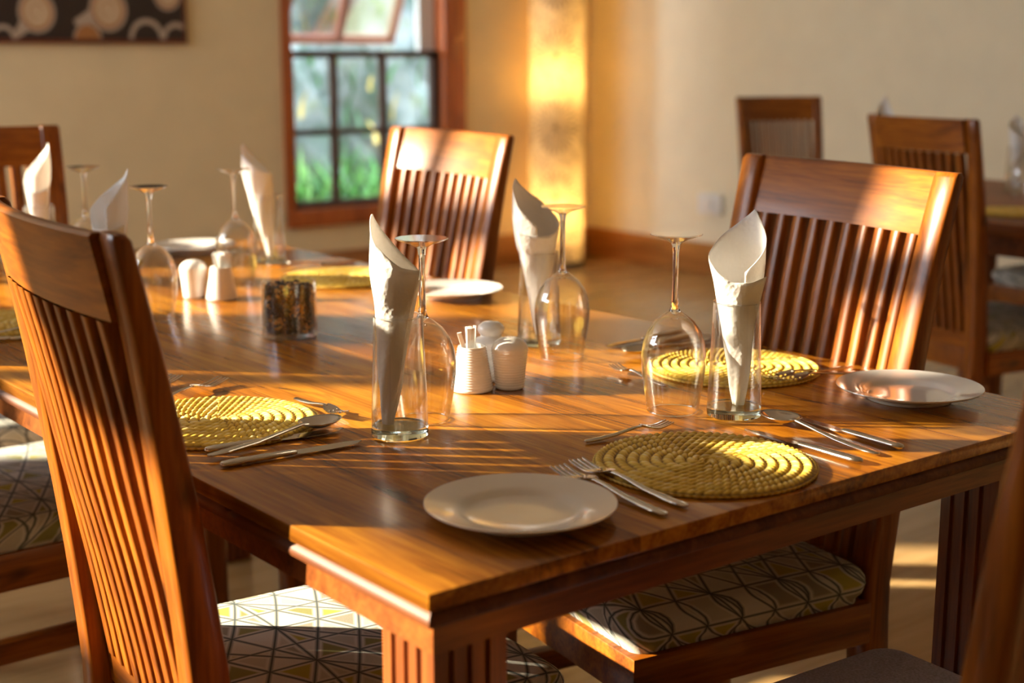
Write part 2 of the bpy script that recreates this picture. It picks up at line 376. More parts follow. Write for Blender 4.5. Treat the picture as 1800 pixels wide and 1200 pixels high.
def blades(name, n, x0, x1, yy0, yy1, h, wid, cols, label, cat, z0=-.32, zr=0):
    mb = MB(); rnd = random.Random(name)
    zb = z0
    for i in range(n):
        z0 = zb+rnd.uniform(0, zr); x, y = rnd.uniform(x0, x1), rnd.uniform(yy0, yy1); hh = h*rnd.uniform(.6, 1.15); a_ = rnd.uniform(0, 2*PI); bend = rnd.uniform(.25, .8)*hh
        wd = wid*rnd.uniform(.6, 1.3); ca, sa = math.cos(a_), math.sin(a_); pts = []
        for k in range(7):
            t = k/6; ww = wd*(1-t**2.2)*.5+.0006; q = bend*t*t
            cx_, cy_, cz_ = x+q*ca, y+q*sa, z0+hh*(t-.38*t*t*min(1, bend/hh*1.4))
            pts += [(cx_-ww*sa, cy_+ww*ca, cz_), (cx_+ww*sa, cy_-ww*ca, cz_)]
        mb.cur = rnd.randrange(len(cols)); mb.add(pts, [(2*k, 2*k+1, 2*k+3, 2*k+2) for k in range(6)])
    return tag(mb.obj(name, cols), label, cat, kind='stuff')
gm = [plain('leaf_green_%s' % s, c, .45) for s, c in (('bright', (.06, .28, .035)), ('mid', (.025, .15, .02)), ('pale', (.17, .38, .08)), ('dark', (.012, .07, .015)))]
blades('garden_grass', 2600, 2.9, 7.0, 6.7, 7.7, .95, .045, gm, 'bright green strappy garden leaves outside the window', 'grass')
blades('climbing_leaves', 400, 2.5, 8.6, 8.45, 8.7, .30, .04, [gm[1], gm[3], plain('leaf_ochre', (.5, .36, .08), .6)], 'small leafy tufts scattered over the rock bank', 'leaves', z0=-.2, zr=3.4)

# ------------------------------------------------------------------ picture on the back wall
cdark = plain('print_dark_brown', (.035, .02, .015), .5); crim = plain('print_pale_cup', (.48, .36, .27), .5); ccof = plain('print_coffee', (.42, .17, .05), .5); cfoam = plain('print_foam', (.62, .45, .28), .5); cedge = plain('print_rust_edge', (.17, .04, .02), .5)
pic = thing('wall_picture', 'framed print of coffee cups seen from above, on the cream wall left of the window', 'picture', (2.46, WBY-.03, 1.222))
m = MB(); m.box(-1.5, 0, 0, .03, 0, .9); m.obj('canvas', cedge, pic, bevel=.003)
m = MB(); dz = [0]
def disc(cx, cz, r0, r1, mi, a0=0, a1=2*PI, n=40, sq=.92):
    dz[0] += .00012; y = -.002-dz[0]; m.cur = mi; vs_ = []
    for i in range(n+1):
        a = a0+(a1-a0)*i/n
        vs_ += [(cx+r0*sq*math.cos(a), y, cz+r0*math.sin(a)), (cx+r1*sq*math.cos(a), y, cz+r1*math.sin(a))]
    m.add(vs_, [(2*i, 2*i+1, 2*i+3, 2*i+2) for i in range(n)])
m.cur = 0; m.add([(-1.49, -.002, .018), (-.02, -.002, .018), (-.02, -.002, .88), (-1.49, -.002, .88)], [(0, 1, 2, 3)])
def cup(cx, cz, r, ha):
    m.cur = 1; dz[0] += .00012; y = -.002-dz[0]; c, s = math.cos(ha), math.sin(ha)
    m.add([(cx+r*.7*c-r*.35*s, y, cz+r*.7*s+r*.35*c), (cx+r*.7*c+r*.35*s, y, cz+r*.7*s-r*.35*c), (cx+r*1.75*c+r*.12*s, y, cz+r*1.75*s-r*.12*c), (cx+r*1.75*c-r*.12*s, y, cz+r*1.75*s+r*.12*c)], [(0, 1, 2, 3)])
    disc(cx, cz, 0, r, 1); disc(cx, cz, 0, r*.84, 2); disc(cx, cz, 0, r*.70, 3); disc(cx, cz, r*.35, r*.40, 2, .3, 4.5)
for cx, cz, r, ha in [(-.385, .150, .098, 3.5), (-.715, .135, .092, 3.95), (-.095, .225, .075, 1), (-.56, .29, .085, 2.5), (-.93, .28, .09, .7), (-1.1, .12, .1, 5), (-.26, .36, .09, .5), (-.75, .40, .1, 4), (-1.3, .3, .11, 1)]:
    if r > .01: cup(cx, cz, r, ha)
disc(-.207, .02, .0, .085, 0, 0, PI); disc(-.207, .02, .070, .094, 1, 0, PI); disc(-.06, .02, .055, .078, 1, .9, PI); disc(-.49, .02, .0, .072, 1, 0, PI); disc(-.49, .02, .0, .062, 2, 0, PI); disc(-.87, .02, .04, .06, 1, 0, PI)
m.obj('coffee_print', [cdark, crim, ccof, cfoam], pic, smooth=False)
o = pic.children[-1]
# socket on the right wall
so = thing('wall_socket', 'small white electrical socket box on the pale right wall behind the chairs', 'socket', (WRX, 4.515, .33))
m = MB(); m.box(-.035, 0, -.085, .085, 0, .11); m.obj('socket_plate', M['white'], so, bevel=.006)
m = MB(); m.box(-.05, -.03, -.03, .03, .03, .08); m.obj('plug', M['white'], so, bevel=.005)

# ------------------------------------------------------------------ column lamp
def shade_mat():
    m = bpy.data.materials.new('fibre_lamp_shade'); m.use_nodes = True; nt = m.node_tree; p = nt.nodes['Principled BSDF']
    tc = N(nt, 'ShaderNodeTexCoord'); sep = N(nt, 'ShaderNodeSeparateXYZ'); nt.links.new(tc.outputs['Object'], sep.inputs[0])
    # unrolled coordinates of the cylinder: u along the girth, v height, one burst per cell
    ang = math_(nt, 'ARCTAN2', sep.outputs[1], sep.outputs[0])
    u = math_(nt, 'MULTIPLY', math_(nt, 'SUBTRACT', math_(nt, 'FRACT', math_(nt, 'ADD', math_(nt, 'DIVIDE', math_(nt, 'ADD', ang, 2.304), PI*.5), .5)), .5), .28)
    v = math_(nt, 'MULTIPLY', math_(nt, 'SUBTRACT', math_(nt, 'FRACT', math_(nt, 'ADD', math_(nt, 'DIVIDE', math_(nt, 'SUBTRACT', sep.outputs[2], .78), .385), .5)), .5), .385)
    r = math_(nt, 'SQRT', math_(nt, 'ADD', math_(nt, 'MULTIPLY', u, u), math_(nt, 'MULTIPLY', v, v)))
    th = math_(nt, 'ARCTAN2', v, u)
    spokes = math_(nt, 'SINE', math_(nt, 'MULTIPLY', th, 26))
    spk = math_(nt, 'MULTIPLY', math_(nt, 'GREATER_THAN', spokes, .55), math_(nt, 'LESS_THAN', r, .14))
    nz = N(nt, 'ShaderNodeTexNoise'); nz.inputs['Scale'].default_value = 45; nz.inputs['Detail'].default_value = 6; nz.inputs['Distortion'].default_value = 1.5
    nt.links.new(tc.outputs['Object'], nz.inputs['Vector'])
    fib = ramp(nt, nz.outputs['Fac'], [(.42, (0, 0, 0)), (.56, (1, 1, 1))])
    hub = math_(nt, 'LESS_THAN', r, .016)
    dark = math_(nt, 'MAXIMUM', math_(nt, 'MULTIPLY', spk, .8), math_(nt, 'MAXIMUM', math_(nt, 'MULTIPLY', hub, .9), math_(nt, 'MULTIPLY', math_(nt, 'SUBTRACT', 1.0, fib), .45)))
    col = ramp(nt, dark, [(0, (.88, .78, .56)), (1, (.20, .12, .05))])
    d = N(nt, 'ShaderNodeBsdfDiffuse'); t = N(nt, 'ShaderNodeBsdfTranslucent'); nt.links.new(col, d.inputs[0]); nt.links.new(col, t.inputs[0])
    mx = N(nt, 'ShaderNodeMixShader'); mx.inputs[0].default_value = .55; nt.links.new(d.outputs[0], mx.inputs[1]); nt.links.new(t.outputs[0], mx.inputs[2])
    nt.links.new(mx.outputs[0], nt.nodes['Material Output'].inputs[0]); nt.nodes.remove(p); return m
LX, LY, LR = 4.585, 5.32, .155
lamp = thing('column_lamp', 'tall glowing column lamp with sunburst fibre shade, in the corner right of the window', 'lamp', (LX, LY, 0))
m = MB(); m.lathe([(LR, .03), (LR, 2.0), (LR-.004, 2.0), (LR-.004, .03)], 72); m.obj('lamp_shade', shade_mat(), lamp)
m = MB(); m.lathe([(.001, 0), (LR+.005, 0), (LR+.005, .03), (.001, .03)], 48); m.obj('base', plain('dark_lamp_base', (.06, .04, .03), .5), lamp)
m = MB(); m.lathe([(.008, .03), (.008, 1.95)], 12, cap1=True); m.obj('pole', M['steel'], lamp)
bulbm = bpy.data.materials.new('glowing_bulb'); bulbm.use_nodes = True; e = bulbm.node_tree.nodes['Principled BSDF']
e.inputs['Emission Color'].default_value = (1, .72, .38, 1); e.inputs['Emission Strength'].default_value = 60
for bz in (.33, 1.08, 1.80):
    m = MB(); m.lathe([(.001, -.03), (.018, -.026), (.029, -.005), (.025, .015), (.012, .03), (.001, .032)], 20, cx=-.05, cy=-.055); b = m.obj('bulb', bulbm, lamp); b.location = (.02, .02, bz)
    l = bpy.data.lights.new('bulb_light', 'POINT'); l.energy = 9; l.color = (1, .70, .30); l.shadow_soft_size = .03
    lo = bpy.data.objects.new('bulb_light', l); COL.objects.link(lo); lo.location = (LX-.075, LY-.08, bz+.0)
    lo.location = (LX-.055, LY-.066, bz+.0)

# ================================================================== chairs
ZT, LEAN, WT, WB_, CV = 1.024, .098, .456, .406, .57
def xf(z, y=0.0, bow=.022):
    f = max(0.0, (z-.45)/(ZT-.45)); return -LEAN*(f+CV*f*(f-1)) - bow*(1-(2*y/WT)**2)*min(1, f*2)
def hw(z): return (WB_+(WT-WB_)*max(0, (z-.45)/(ZT-.45)))/2
def thk(z):
    if z <= .45: return .045
    if z <= .75: return .045-(z-.45)/.3*.011
    return .034-(z-.75)/.274*.016
def rect(cx0, cx1, y0, y1, z, c=.003):
    return [(cx0+c, y0, z), (cx1-c, y0, z), (cx1, y0+c, z), (cx1, y1-c, z), (cx1-c, y1, z), (cx0+c, y1, z), (cx0, y1-c, z), (cx0, y0+c, z)]
def make_chair(label, cushion):
    t = thing('dining_chair', label, 'chair')
    SW = .042
    for s in (-1, 1):
        m = MB(); rings = []
        for z in [0, .2, .40, .45, .52, .6, .68, .76, .84, .92, .98, ZT-.006, ZT]:
            o_ = hw(z)*s; i_ = (hw(z)-SW)*s; x1 = xf(z, hw(z)); x0 = x1-thk(z)
            if z < .4: x0 -= .02*(.4-z)/.4; x1 -= .02*(.4-z)/.4
            if z == ZT: o_ -= .003*s; x0 += .003; x1 -= .003
            rings.append(rect(x0, x1, min(o_, i_), max(o_, i_), z))
        m.loft(rings); m.obj('rear_leg', CW[2], t, sharp=50)
    m = MB(); rings = []                                    # curved crest rail
    yi = hw(.98)-SW+.001
    for k in range(17):
        y = -yi+2*yi*k/16; zt = ZT-.001; zb = .937
        a1, a0 = xf(zt, y)-.001, xf(zb, y)-.001
        rings.append([(a0-.022, y, zb+.002), (a0, y, zb), (a1-.002, y, zt-.002), (a1-.004, y, zt), (a1-.014, y, zt), (a1-.017, y, zt-.003)])
    m.loft(rings); m.obj('crest_rail', CW[1], t, sharp=50)
    m = MB(); rings = []
    yi = hw(.45)-SW+.001
    for k in range(9):
        y = -yi+2*yi*k/8; rings.append([(xf(.435, y)-.022, y, .435), (xf(.435, y)-.001, y, .435), (xf(.475, y)-.001, y, .475), (xf(.475, y)-.022, y, .475)])
    m.loft(rings); m.obj('lower_back_rail', CW[1], t, sharp=50)
    n = 10
    for i in range(n):
        m = MB(); rings = []
        for k in range(11):
            z = .475+(.937-.475)*k/10; span = 2*(hw(z)-SW); yc = -span/2+span*(i+.5)/n*1.0
            yc = (i-(n-1)/2)*span/(n+.25)
            x1 = xf(z, yc)-.002; rings.append(rect(x1-.0215, x1, yc-.0098, yc+.0098, z, .002))
        m.loft(rings, False, False); m.obj('slat', CW[2], t, sharp=50)
    for s in (-1, 1):
        m = MB(); y1 = .213*s; y0 = .170*s
        m.loft([rect(.352-.002, .395, min(y0, y1), max(y0, y1), 0)] + [rect(.350, .395, min(y0, y1), max(y0, y1), .372)]); m.obj('front_leg', CW[2], t, sharp=50)
        m = MB(); m.box(-.002, .35, min(.165*s, .19*s), max(.165*s, .19*s), .245, .28); m.obj('side_stretcher', CW[0], t, bevel=.002)
    m = MB(); m.box(0.001, .40, -.214, .214, .372, .432); m.obj('seat_frame', CW[0], t, bevel=.003)
    m = MB(); rings = []; cx, cy, hx, hy = .201, 0, .201, .217
    rings.append(rrect(cx, cy, hx-.012, hy-.012, .02, .432))
    for k in range(7):
        a_ = -PI/2*.6+(PI/2*1.6)*k/6; rr = .022
        rings.append(rrect(cx, cy, hx-rr+rr*math.cos(a_), hy-rr+rr*math.cos(a_), .03, .463+(rr if a_ > 0 else .030)*math.sin(a_)))
    for k in range(1, 7):
        q = 1-k/7; rings.append(rrect(cx, cy, .02+(hx-.044)*q, .02+(hy-.044)*q, .019, .4855+.007*(1-q*q)))
    m.loft(rings); c = m.obj('cushion', cushion, t, sharp=60)
    return t
ch1 = make_chair('high-backed slatted wooden chair pulled to the near left table side, back towards the viewer', M['fabric'])
ch1.location = (.006, .515, 0); ch1.rotation_euler = (0, 0, -.087)
G = 'dining chairs round the laid table'
ch1['group'] = G
dup(ch1, (.968, .478, 0), 2.988, 'slatted wooden chair facing the viewer beside the right plate, sunlit patch on its top rail', G)
dup(ch1, (1.03, 1.553, 0), 3.084, 'slatted wooden chair on the far side of the table in front of the window', G)
dup(ch1, (.358, 2.175, 0), -PI/2, 'dark slatted wooden chair at the far head of the table, at the left edge', G)
dup(ch1, (-.02, 1.42, 0), 0.02, 'wooden chair left of the big one, only its patterned cushion and frame in view', G)
hc = make_chair('blurred wooden chair with plain grey lilac seat at the lower right edge', M['grey'])
hc.location = (.5055, -.286, 0); hc.rotation_euler = (0, 0, 1.5105); hc['group'] = G
G2 = 'chairs round the second table'
dup(ch1, (2.575, 1.335, 0), -.17, 'background slatted chair standing directly behind the sunlit right-hand chair, back turned', G2, (1, .84, 1))
dup(ch1, (3.42, 2.61, 0), -1.98, 'smallest and farthest slatted chair, against the bare pale wall', G2, (1, .74, 1))
dup(ch1, (3.93, 1.61, 0), PI, 'background chair across the second table, only its pale cushion in view', G2)

# ================================================================== the table
TW, TL = .983, 2.14
table = thing('dining_table', 'long reddish brown wooden dining table laid for a meal', 'table')
m = MB(); m.box(0, TW, 0, TL, .7335, TZ); m.obj('tabletop', M['table_y'], table, bevel=.0025)
def strip(mb, prof, x0, y0, x1, y1):
    """mitred edging that follows a rectangle; prof = (inset, z) outline"""
    rings = []
    for sx, sy in ((0, 0), (1, 0), (1, 1), (0, 1), (0, 0)):
        rings.append([((x0+i) if sx == 0 else (x1-i), (y0+i) if sy == 0 else (y1-i), z) for i, z in prof])
    mb.loft(rings, False, False)
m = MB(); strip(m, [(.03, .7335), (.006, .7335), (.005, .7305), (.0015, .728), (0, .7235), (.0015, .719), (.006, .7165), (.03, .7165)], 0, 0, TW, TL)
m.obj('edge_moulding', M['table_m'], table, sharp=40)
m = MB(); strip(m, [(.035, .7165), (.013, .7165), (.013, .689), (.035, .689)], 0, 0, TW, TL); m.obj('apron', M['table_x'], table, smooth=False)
def fluted(x0, y0, s=.078):
    mb = MB(); pts = []; g = .004; gr = [.22, .47, .72]
    sides = [((x0, y0), (1, 0), (0, 1)), ((x0+s, y0), (0, 1), (-1, 0)), ((x0+s, y0+s), (-1, 0), (0, -1)), ((x0, y0+s), (0, -1), (1, 0))]
    for (px, py), (dx, dy), (nx, ny) in sides:
        pts.append((px, py))
        for q in gr:
            for off, dep in ((-.05, 0), (-.035, g), (.035, g), (.05, 0)):
                t = (q+off)*s; pts.append((px+dx*t+nx*dep, py+dy*t+ny*dep))
    mb.loft([[(x, y, 0) for x, y in pts], [(x, y, .716) for x, y in pts]]); return mb
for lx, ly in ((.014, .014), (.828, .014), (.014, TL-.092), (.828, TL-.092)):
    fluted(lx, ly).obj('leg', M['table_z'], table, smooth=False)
# second table in the background
t2 = thing('dining_table', 'second wooden table in the background at the right picture edge, in shade', 'table', (2.66, .55, 0))
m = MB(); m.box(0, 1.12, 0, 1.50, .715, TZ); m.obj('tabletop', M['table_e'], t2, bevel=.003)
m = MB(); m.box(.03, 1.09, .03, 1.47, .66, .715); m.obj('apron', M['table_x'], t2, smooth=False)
for lx, ly in ((.03, .03), (1.01, .03), (.03, 1.39), (1.01, 1.39)):
    fluted(lx, ly).obj('leg', M['table_z'], t2, smooth=False)

# ================================================================== placemats
def mat_mesh(seed):
    rnd = random.Random(seed); R = .1175; pitch = .0126; NA = 440; rows = 9
    rings_n = int(R/pitch); vs_ = []; tone = []; faces = []
    nr = int(R/pitch*rows)
    for i in range(nr+1):
        for j in range(NA):
            th = 2*PI*j/NA; r = R*i/nr
            u = r/pitch + th/(2*PI) ; k = math.floor(u); f = u-k
            if i == nr: f = .02
            rc = max(.6, k)*pitch
            nst = max(6, round(2*PI*rc/.0088)); ph = th*nst/(2*PI) + (f-.5)*1.1 + (k*.37)
            sf = ph-math.floor(ph); sid = (k*1000+int(math.floor(ph))) 
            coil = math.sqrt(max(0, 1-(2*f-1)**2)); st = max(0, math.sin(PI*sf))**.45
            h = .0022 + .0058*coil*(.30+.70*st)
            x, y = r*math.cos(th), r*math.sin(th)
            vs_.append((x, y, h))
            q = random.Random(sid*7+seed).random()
            tone.append(min(1, max(0, (coil**1.1*st**1.1)*(.50+.50*q)+.03)))  # painted shade: grooves between coils and stitches darkened; each stitch also varies at random
    for i in range(nr):
        for j in range(NA):
            k = (j+1) % NA; faces.append((i*NA+j, (i+1)*NA+j, (i+1)*NA+k, i*NA+k))
    b = len(vs_)
    for zz, rr in ((.004, R+.0012), (0.0006, R), (0, R-.01)):
        for j in range(NA):
            th = 2*PI*j/NA; st = abs(math.sin(th*47)); vs_.append(((rr+.0012*st)*math.cos(th), (rr+.0012*st)*math.sin(th), zz)); tone.append(.35+.4*st)
    prev = nr*NA
    for q in range(3):
        cur = b+q*NA
        for j in range(NA):
            k = (j+1) % NA; faces.append((prev+j, cur+j, cur+k, prev+k))
        prev = cur
    vs_.append((0, 0, 0)); tone.append(.3); c = len(vs_)-1
    for j in range(NA): faces.append((prev+j, c, prev+(j+1) % NA))
    me = bpy.data.meshes.new('placemat'); me.from_pydata(vs_, [], faces); me.materials.append(M['straw'])
    at = me.attributes.new('tone', 'FLOAT', 'POINT'); at.data.foreach_set('value', tone)
    me.polygons.foreach_set('use_smooth', [True]*len(me.polygons)); me.update(); return me
MATME = mat_mesh(3)
GM = 'woven straw placemats on the laid table'
mats = [((.445, .123), 'yellow coiled straw placemat nearest the viewer, between the forks and spoon'),
        ((.1185, .606), 'yellow coiled straw placemat partly hidden by the big left chair back'),
        ((.822, .436), 'coiled straw placemat seen through the glasses, in front of the sunlit right chair'),
        ((.128, 1.395), 'coiled straw placemat at the left picture edge behind the near chair'),
        ((.823, 1.470), 'coiled straw placemat at the far side before the window chair'),
        ((.500, 1.965), 'coiled straw placemat at the far head of the table')]
mo = None
for i, ((x, y), lab) in enumerate(mats):
    if i == 0: mo = bpy.data.objects.new('placemat', MATME); o = mo
    else: o = mo.copy()
    COL.objects.link(o); o.location = (x, y, TZ+.0005); o.rotation_euler = (0, 0, i*1.1); tag(o, lab, 'placemat', GM)
o = mo.copy(); COL.objects.link(o); o.location = (2.90, 1.33, TZ+.0005); tag(o, 'blurred straw placemat on the second table in the background', 'placemat'); del o['group']

# ================================================================== plates
def plate_mb():
    m = MB(); R = .0915
    m.lathe([(.001, .0045), (.030, .0043), (.050, .0048), (.0545, .0062), (.058, .0095), (.066, .0118), (.078, .0142), (.0885, .0165), (R, .0172), (.0918, .0162), (.0905, .0148), (.078, .0112), (.064, .0075), (.055, .0035), (.0535, .0), (.051, .0), (.050, .002), (.001, .0024)], 72)
    return m
plates = [((.181, .107), 'white side plate nearest the viewer, on the near table corner'),
          ((.873, .180), 'white side plate at the right corner of the table, in front of the sunlit chair'),
          ((.873, 1.176), 'white side plate on the far side between the tall napkins'),
          ((.775, 2.015), 'white side plate at the far left end of the table behind the shakers')]
po = None
for i, ((x, y), lab) in enumerate(plates):
    if i == 0: po = plate_mb().obj('side_plate', M['china']); o = po
    else: o = po.copy(); COL.objects.link(o)
    o.location = (x, y, TZ+.0005); tag(o, lab, 'plate', 'white side plates on the laid table')

# ================================================================== glasses
def wine_glass(label):
    t = thing('wine_glass', label, 'wine glass')
    outer = [(.0308, 0), (.0335, .015), (.0368, .035), (.0392, .055), (.0398, .070), (.0375, .086), (.0325, .100), (.0240, .112), (.0150, .1195), (.0075, .1245)]
    inner = [(r-.0009, z) for r, z in outer[:8]] + [(.0130, .1165), (.0010, .1185)]
    m = MB(); m.lathe(list(reversed(inner)) + [(.0303, -.0)] + outer, 56); m.obj('bowl', M['bowlglass'], t)
    m = MB(); m.loft([[((.0305+.0009*math.cos(b))*math.cos(a), (.0305+.0009*math.cos(b))*math.sin(a), .0010+.0009*math.sin(b)) for b in [2*PI*k/8 for k in range(8)]] for a in [2*PI*j/56 for j in range(57)]], False, False); m.obj('rim', M['stemglass'], t)
    m = MB(); m.lathe([(.0010, .1195), (.0072, .1243), (.0050, .130), (.0042, .140), (.0037, .165), (.0038, .195), (.0050, .205), (.0065, .2085)], 24, cap0=True, cap1=True); m.obj('stem', M['stemglass'], t)
    m = MB(); m.lathe([(.0065, .2080), (.014, .2120), (.026, .2160), (.0312, .2178), (.0316, .2186), (.0310, .2192), (.001, .2192)], 48, cap0=True); m.obj('foot', M['footglass'], t)
    return t
def tumbler(label):
    t = thing('tumbler', label, 'glass')
    m = MB()
    m.lathe([(.0305, .0135), (.0305, .0140), (.0300, .05), (.0285, .09), (.0270, .1395), (.0276, .1402), (.0282, .1395), (.0297, .09), (.0315, .05), (.0328, .0135)], 56); m.obj('glass_wall', M['bowlglass'], t)
    m = MB(); m.loft([[((.0276+.0008*math.cos(b))*math.cos(a), (.0276+.0008*math.cos(b))*math.sin(a), .1402+.0008*math.sin(b)) for b in [2*PI*k/8 for k in range(8)]] for a in [2*PI*j/56 for j in range(57)]], False, False); m.obj('rim', M['stemglass'], t)
    m = MB(); m.lathe([(.001, 0), (.030, 0), (.0325, .002), (.0330, .006), (.0327, .0134), (.001, .0134)], 56); m.obj('thick_base', M['baseglass'], t)
    return t
GW = 'upside-down wine glasses on the laid table'
wines = [((.589, .319), 'upside-down wine glass right of centre, beside the right front napkin tumbler'),
         ((.324, .474), 'upside-down wine glass standing behind the left front napkin tumbler'),
         ((.687, .647), 'upside-down wine glass in front of the middle napkin, behind the salt shaker'),
         ((.633, 1.54), 'upside-down wine glass before the far napkin, right of the far white shakers'),
         ((.355, 1.300), 'upside-down wine glass just behind the top corner of the near chair back'),
         ((.430, 1.76), 'farthest upside-down wine glass, between two napkins at the left')]
wo = None
for (x, y), lab in wines:
    if wo is None: wo = wine_glass(lab); wo['group'] = GW; o = wo
    else: o = dup(wo, (0, 0, 0), 0, lab, GW)
    o.location = (x, y, TZ+.0005)
GT = 'tumblers holding napkins'
# (x, y), tumbler label, napkin label, napkin rotation (direction of its tip), lean, tip height, seed
def napkin(x, y, label, tipa, tipz, lip, bx, tx, seam, rtop=.028, point=1.3, seed=1, turn=1):
    """paper rolled into a cone; angles and offsets are measured from the picture-right direction VD"""
    m = MB(); na, nh = 84, 30; vs_ = []; ux, uy = math.cos(VD), math.sin(VD); turns = 1.14
    for i in range(na+1):
        s = i/na; back = (1-s)*2*PI*turns; a = seam-turn*back
        dtip = ((seam-tipa)*turn) % (2*PI)            # how far behind the outer edge the tall tip lies
        if dtip > 2*PI*turns-.3: dtip -= 2*PI
        d = back-dtip
        q = max(0, 1-abs(d)/(3.6 if d < 0 else 2.7)); H = lip+(tipz-lip)*q**point
        if s > .92: H += .006*((s-.92)/.08)
        th = a+VD
        for k in range(nh+1):
            t = k/nh; z = .0150+(H-.0150)*t
            zz = min(1, z/.19); rr = .0028+(rtop-.0028)*zz**.95
            if z < .145: rr = min(rr, .0245)
            rr += .0012*s + .0013*math.sin(2*th+z*38+seed)*min(1, z/.06) + .0007*math.sin(5*th-z*70+seed*2)
            if s > .86: rr += .009*((s-.86)/.14)**1.6*max(0, (z-.12)/.07)
            w_ = bx+(tx-bx)*min(1, z/.19)
            vs_.append((rr*math.cos(th)+ux*w_, rr*math.sin(th)+uy*w_, z))
    n1 = nh+1
    m.add(vs_, [(i*n1+k, (i+1)*n1+k, (i+1)*n1+k+1, i*n1+k+1) for i in range(na) for k in range(nh)])
    me = m.mesh('napkin', M['paper'], sharp=180)
    o = bpy.data.objects.new('napkin', me); COL.objects.link(o); o.location = (x, y, TZ)
    md = o.modifiers.new('thickness', 'SOLIDIFY'); md.thickness = .0009; md.offset = 0
    tag(o, label, 'napkin', 'rolled paper napkins standing in the tumblers'); return o
VD = math.atan2(-.617, .786)     # picture-right direction on the table
settings = [
 ((.259, .428), 'tumbler with a rolled napkin, left front, nearest the viewer', 'tall rolled white napkin in the left front tumbler, tip at its left', 2.75, .256, .182, -.014, -.001, -.75, .0275, 1.5, 1),
 ((.630, .255), 'tumbler with a rolled napkin at the right front, beside the big spoon', 'rolled white napkin in the right front tumbler, tip leaning right before the sunlit chair', 0.75, .250, .168, .006, -.001, -.55, .0315, 1.15, 2),
 ((.722, .742), 'tumbler in the middle distance behind the centre wine glass', 'rolled white napkin in the middle, cut slanting down to the right', 2.7, .250, .168, .002, -.006, -2.4, .034, 1.2, 3, -1),
 ((.822, 1.755), 'tumbler at the far end left of the window chair', 'rolled white napkin at the far end with a narrow tip at left', 2.8, .250, .175, .003, -.022, -.6, .030, 1.2, 4),
 ((.262, 1.243), 'tumbler behind the near chair back, mostly hidden', 'broad white napkin just above the near chair back, tip to the right', 0.3, .256, .165, 0, 0, -.6, .030, .9, 5),
 ((.375, 1.855), 'tumbler at the far head place, hidden behind the near chair', 'leftmost bluish white napkin before the far head chair', 0.45, .262, .170, 0, 0, -.6, .024, .9, 6)]
to = None
for (x, y), tl, nl, tipa, tz, lip, bx, tx, seam, rt, pt_, *sd_ in settings:
    if to is None: to = tumbler(tl); to['group'] = GT; o = to
    else: o = dup(to, (0, 0, 0), 0, tl, GT)
    o.location = (x, y, TZ+.0005)
    napkin(x, y, nl, tipa, tz, lip, bx, tx, seam, rt, pt_, *sd_)
o = dup(to, (3.45, 1.70, TZ), 0, 'tumbler on the second table at the right picture edge', GT); del o['group']
o = napkin(3.45, 1.70, 'blurred napkin in the tumbler on the second table at the right edge', 1.5, .24, .17, 0, 0, -.6); del o['group']
o = dup(wo, (3.30, 1.58, TZ), 0, 'blurred wine glass on the second table at the right edge', GW); del o['group']
o = dup(to, (3.20, 2.02, TZ), 0, 'tumbler on the second table hidden behind the chair top', GT); del o['group']
o = napkin(3.20, 2.02, 'napkin tip peeping over the top rail of the background chair', 1.5, .30, .17, 0, 0, -.6); del o['group']

# ================================================================== cutlery
def path_loft(mb, secs, n=12, flat=0):
    """secs: (x, z, half width, half thickness)"""
    mb.loft([[(x, w_*math.cos(2*PI*j/n), z+h_*math.sin(2*PI*j/n)) for j in range(n)] for x, z, w_, h_ in secs])
def fork(L, k=1.0):
    t = thing('fork', '', 'fork'); hz = .004
    m = MB(); a_ = L*.63
    path_loft(m, [(0, hz-.0010, .002*k, .001), (.003, hz-.001, .0048*k, .0018), (.02, hz-.0008, .0056*k, .0022), (a_*.55, hz+.0008, .0045*k, .002), (a_*.85, hz+.005*k, .0028*k, .0018), (a_*1.0, hz+.0065*k, .0026*k, .0016), (a_*1.06, hz+.0058*k, .0045*k, .0012)])
    m.obj('handle', M['steel'], t, sharp=60)
    m = MB(); x0, x1 = a_*1.03, L; xt = x0+(x1-x0)*.38; wd = .0112*k
    def zc(x): q = (x-x0)/(x1-x0); return hz+.0062*k-.0075*k*math.sin(min(1, q*1.25)*PI*.5)+.0080*k*max(0, q-.45)**1.2*1.6
    secs = []
    for i in range(8):
        q = i/7; x = x0+(xt-x0)*q; ww = .0035*k+(wd-.0035*k)*min(1, q*1.6)**.7; secs.append((x, zc(x), ww, .0008))
    rings = []
    for x, z, ww, hh in secs: rings.append([(x, -ww, z+.001), (x, 0, z-.0008), (x, ww, z+.001), (x, ww, z+.0024), (x, 0, z+.0008), (x, -ww, z+.0024)])
    m.loft(rings)
    for j in range(4):
        yc = (-1.5+j)*wd*2/3.75
        rs = []
        for i in range(9):
            q = i/8; x = xt-.001+(x1-xt+.001)*q; h2 = .0019*k*(1-.45*q); z = zc(x)+.001*abs(yc/wd); rs.append([(x, yc-h2, z), (x, yc+h2, z), (x, yc+h2, z+.0016), (x, yc-h2, z+.0016)])
        m.loft(rs)
    m.obj('tines', M['steel'], t, sharp=60); return t
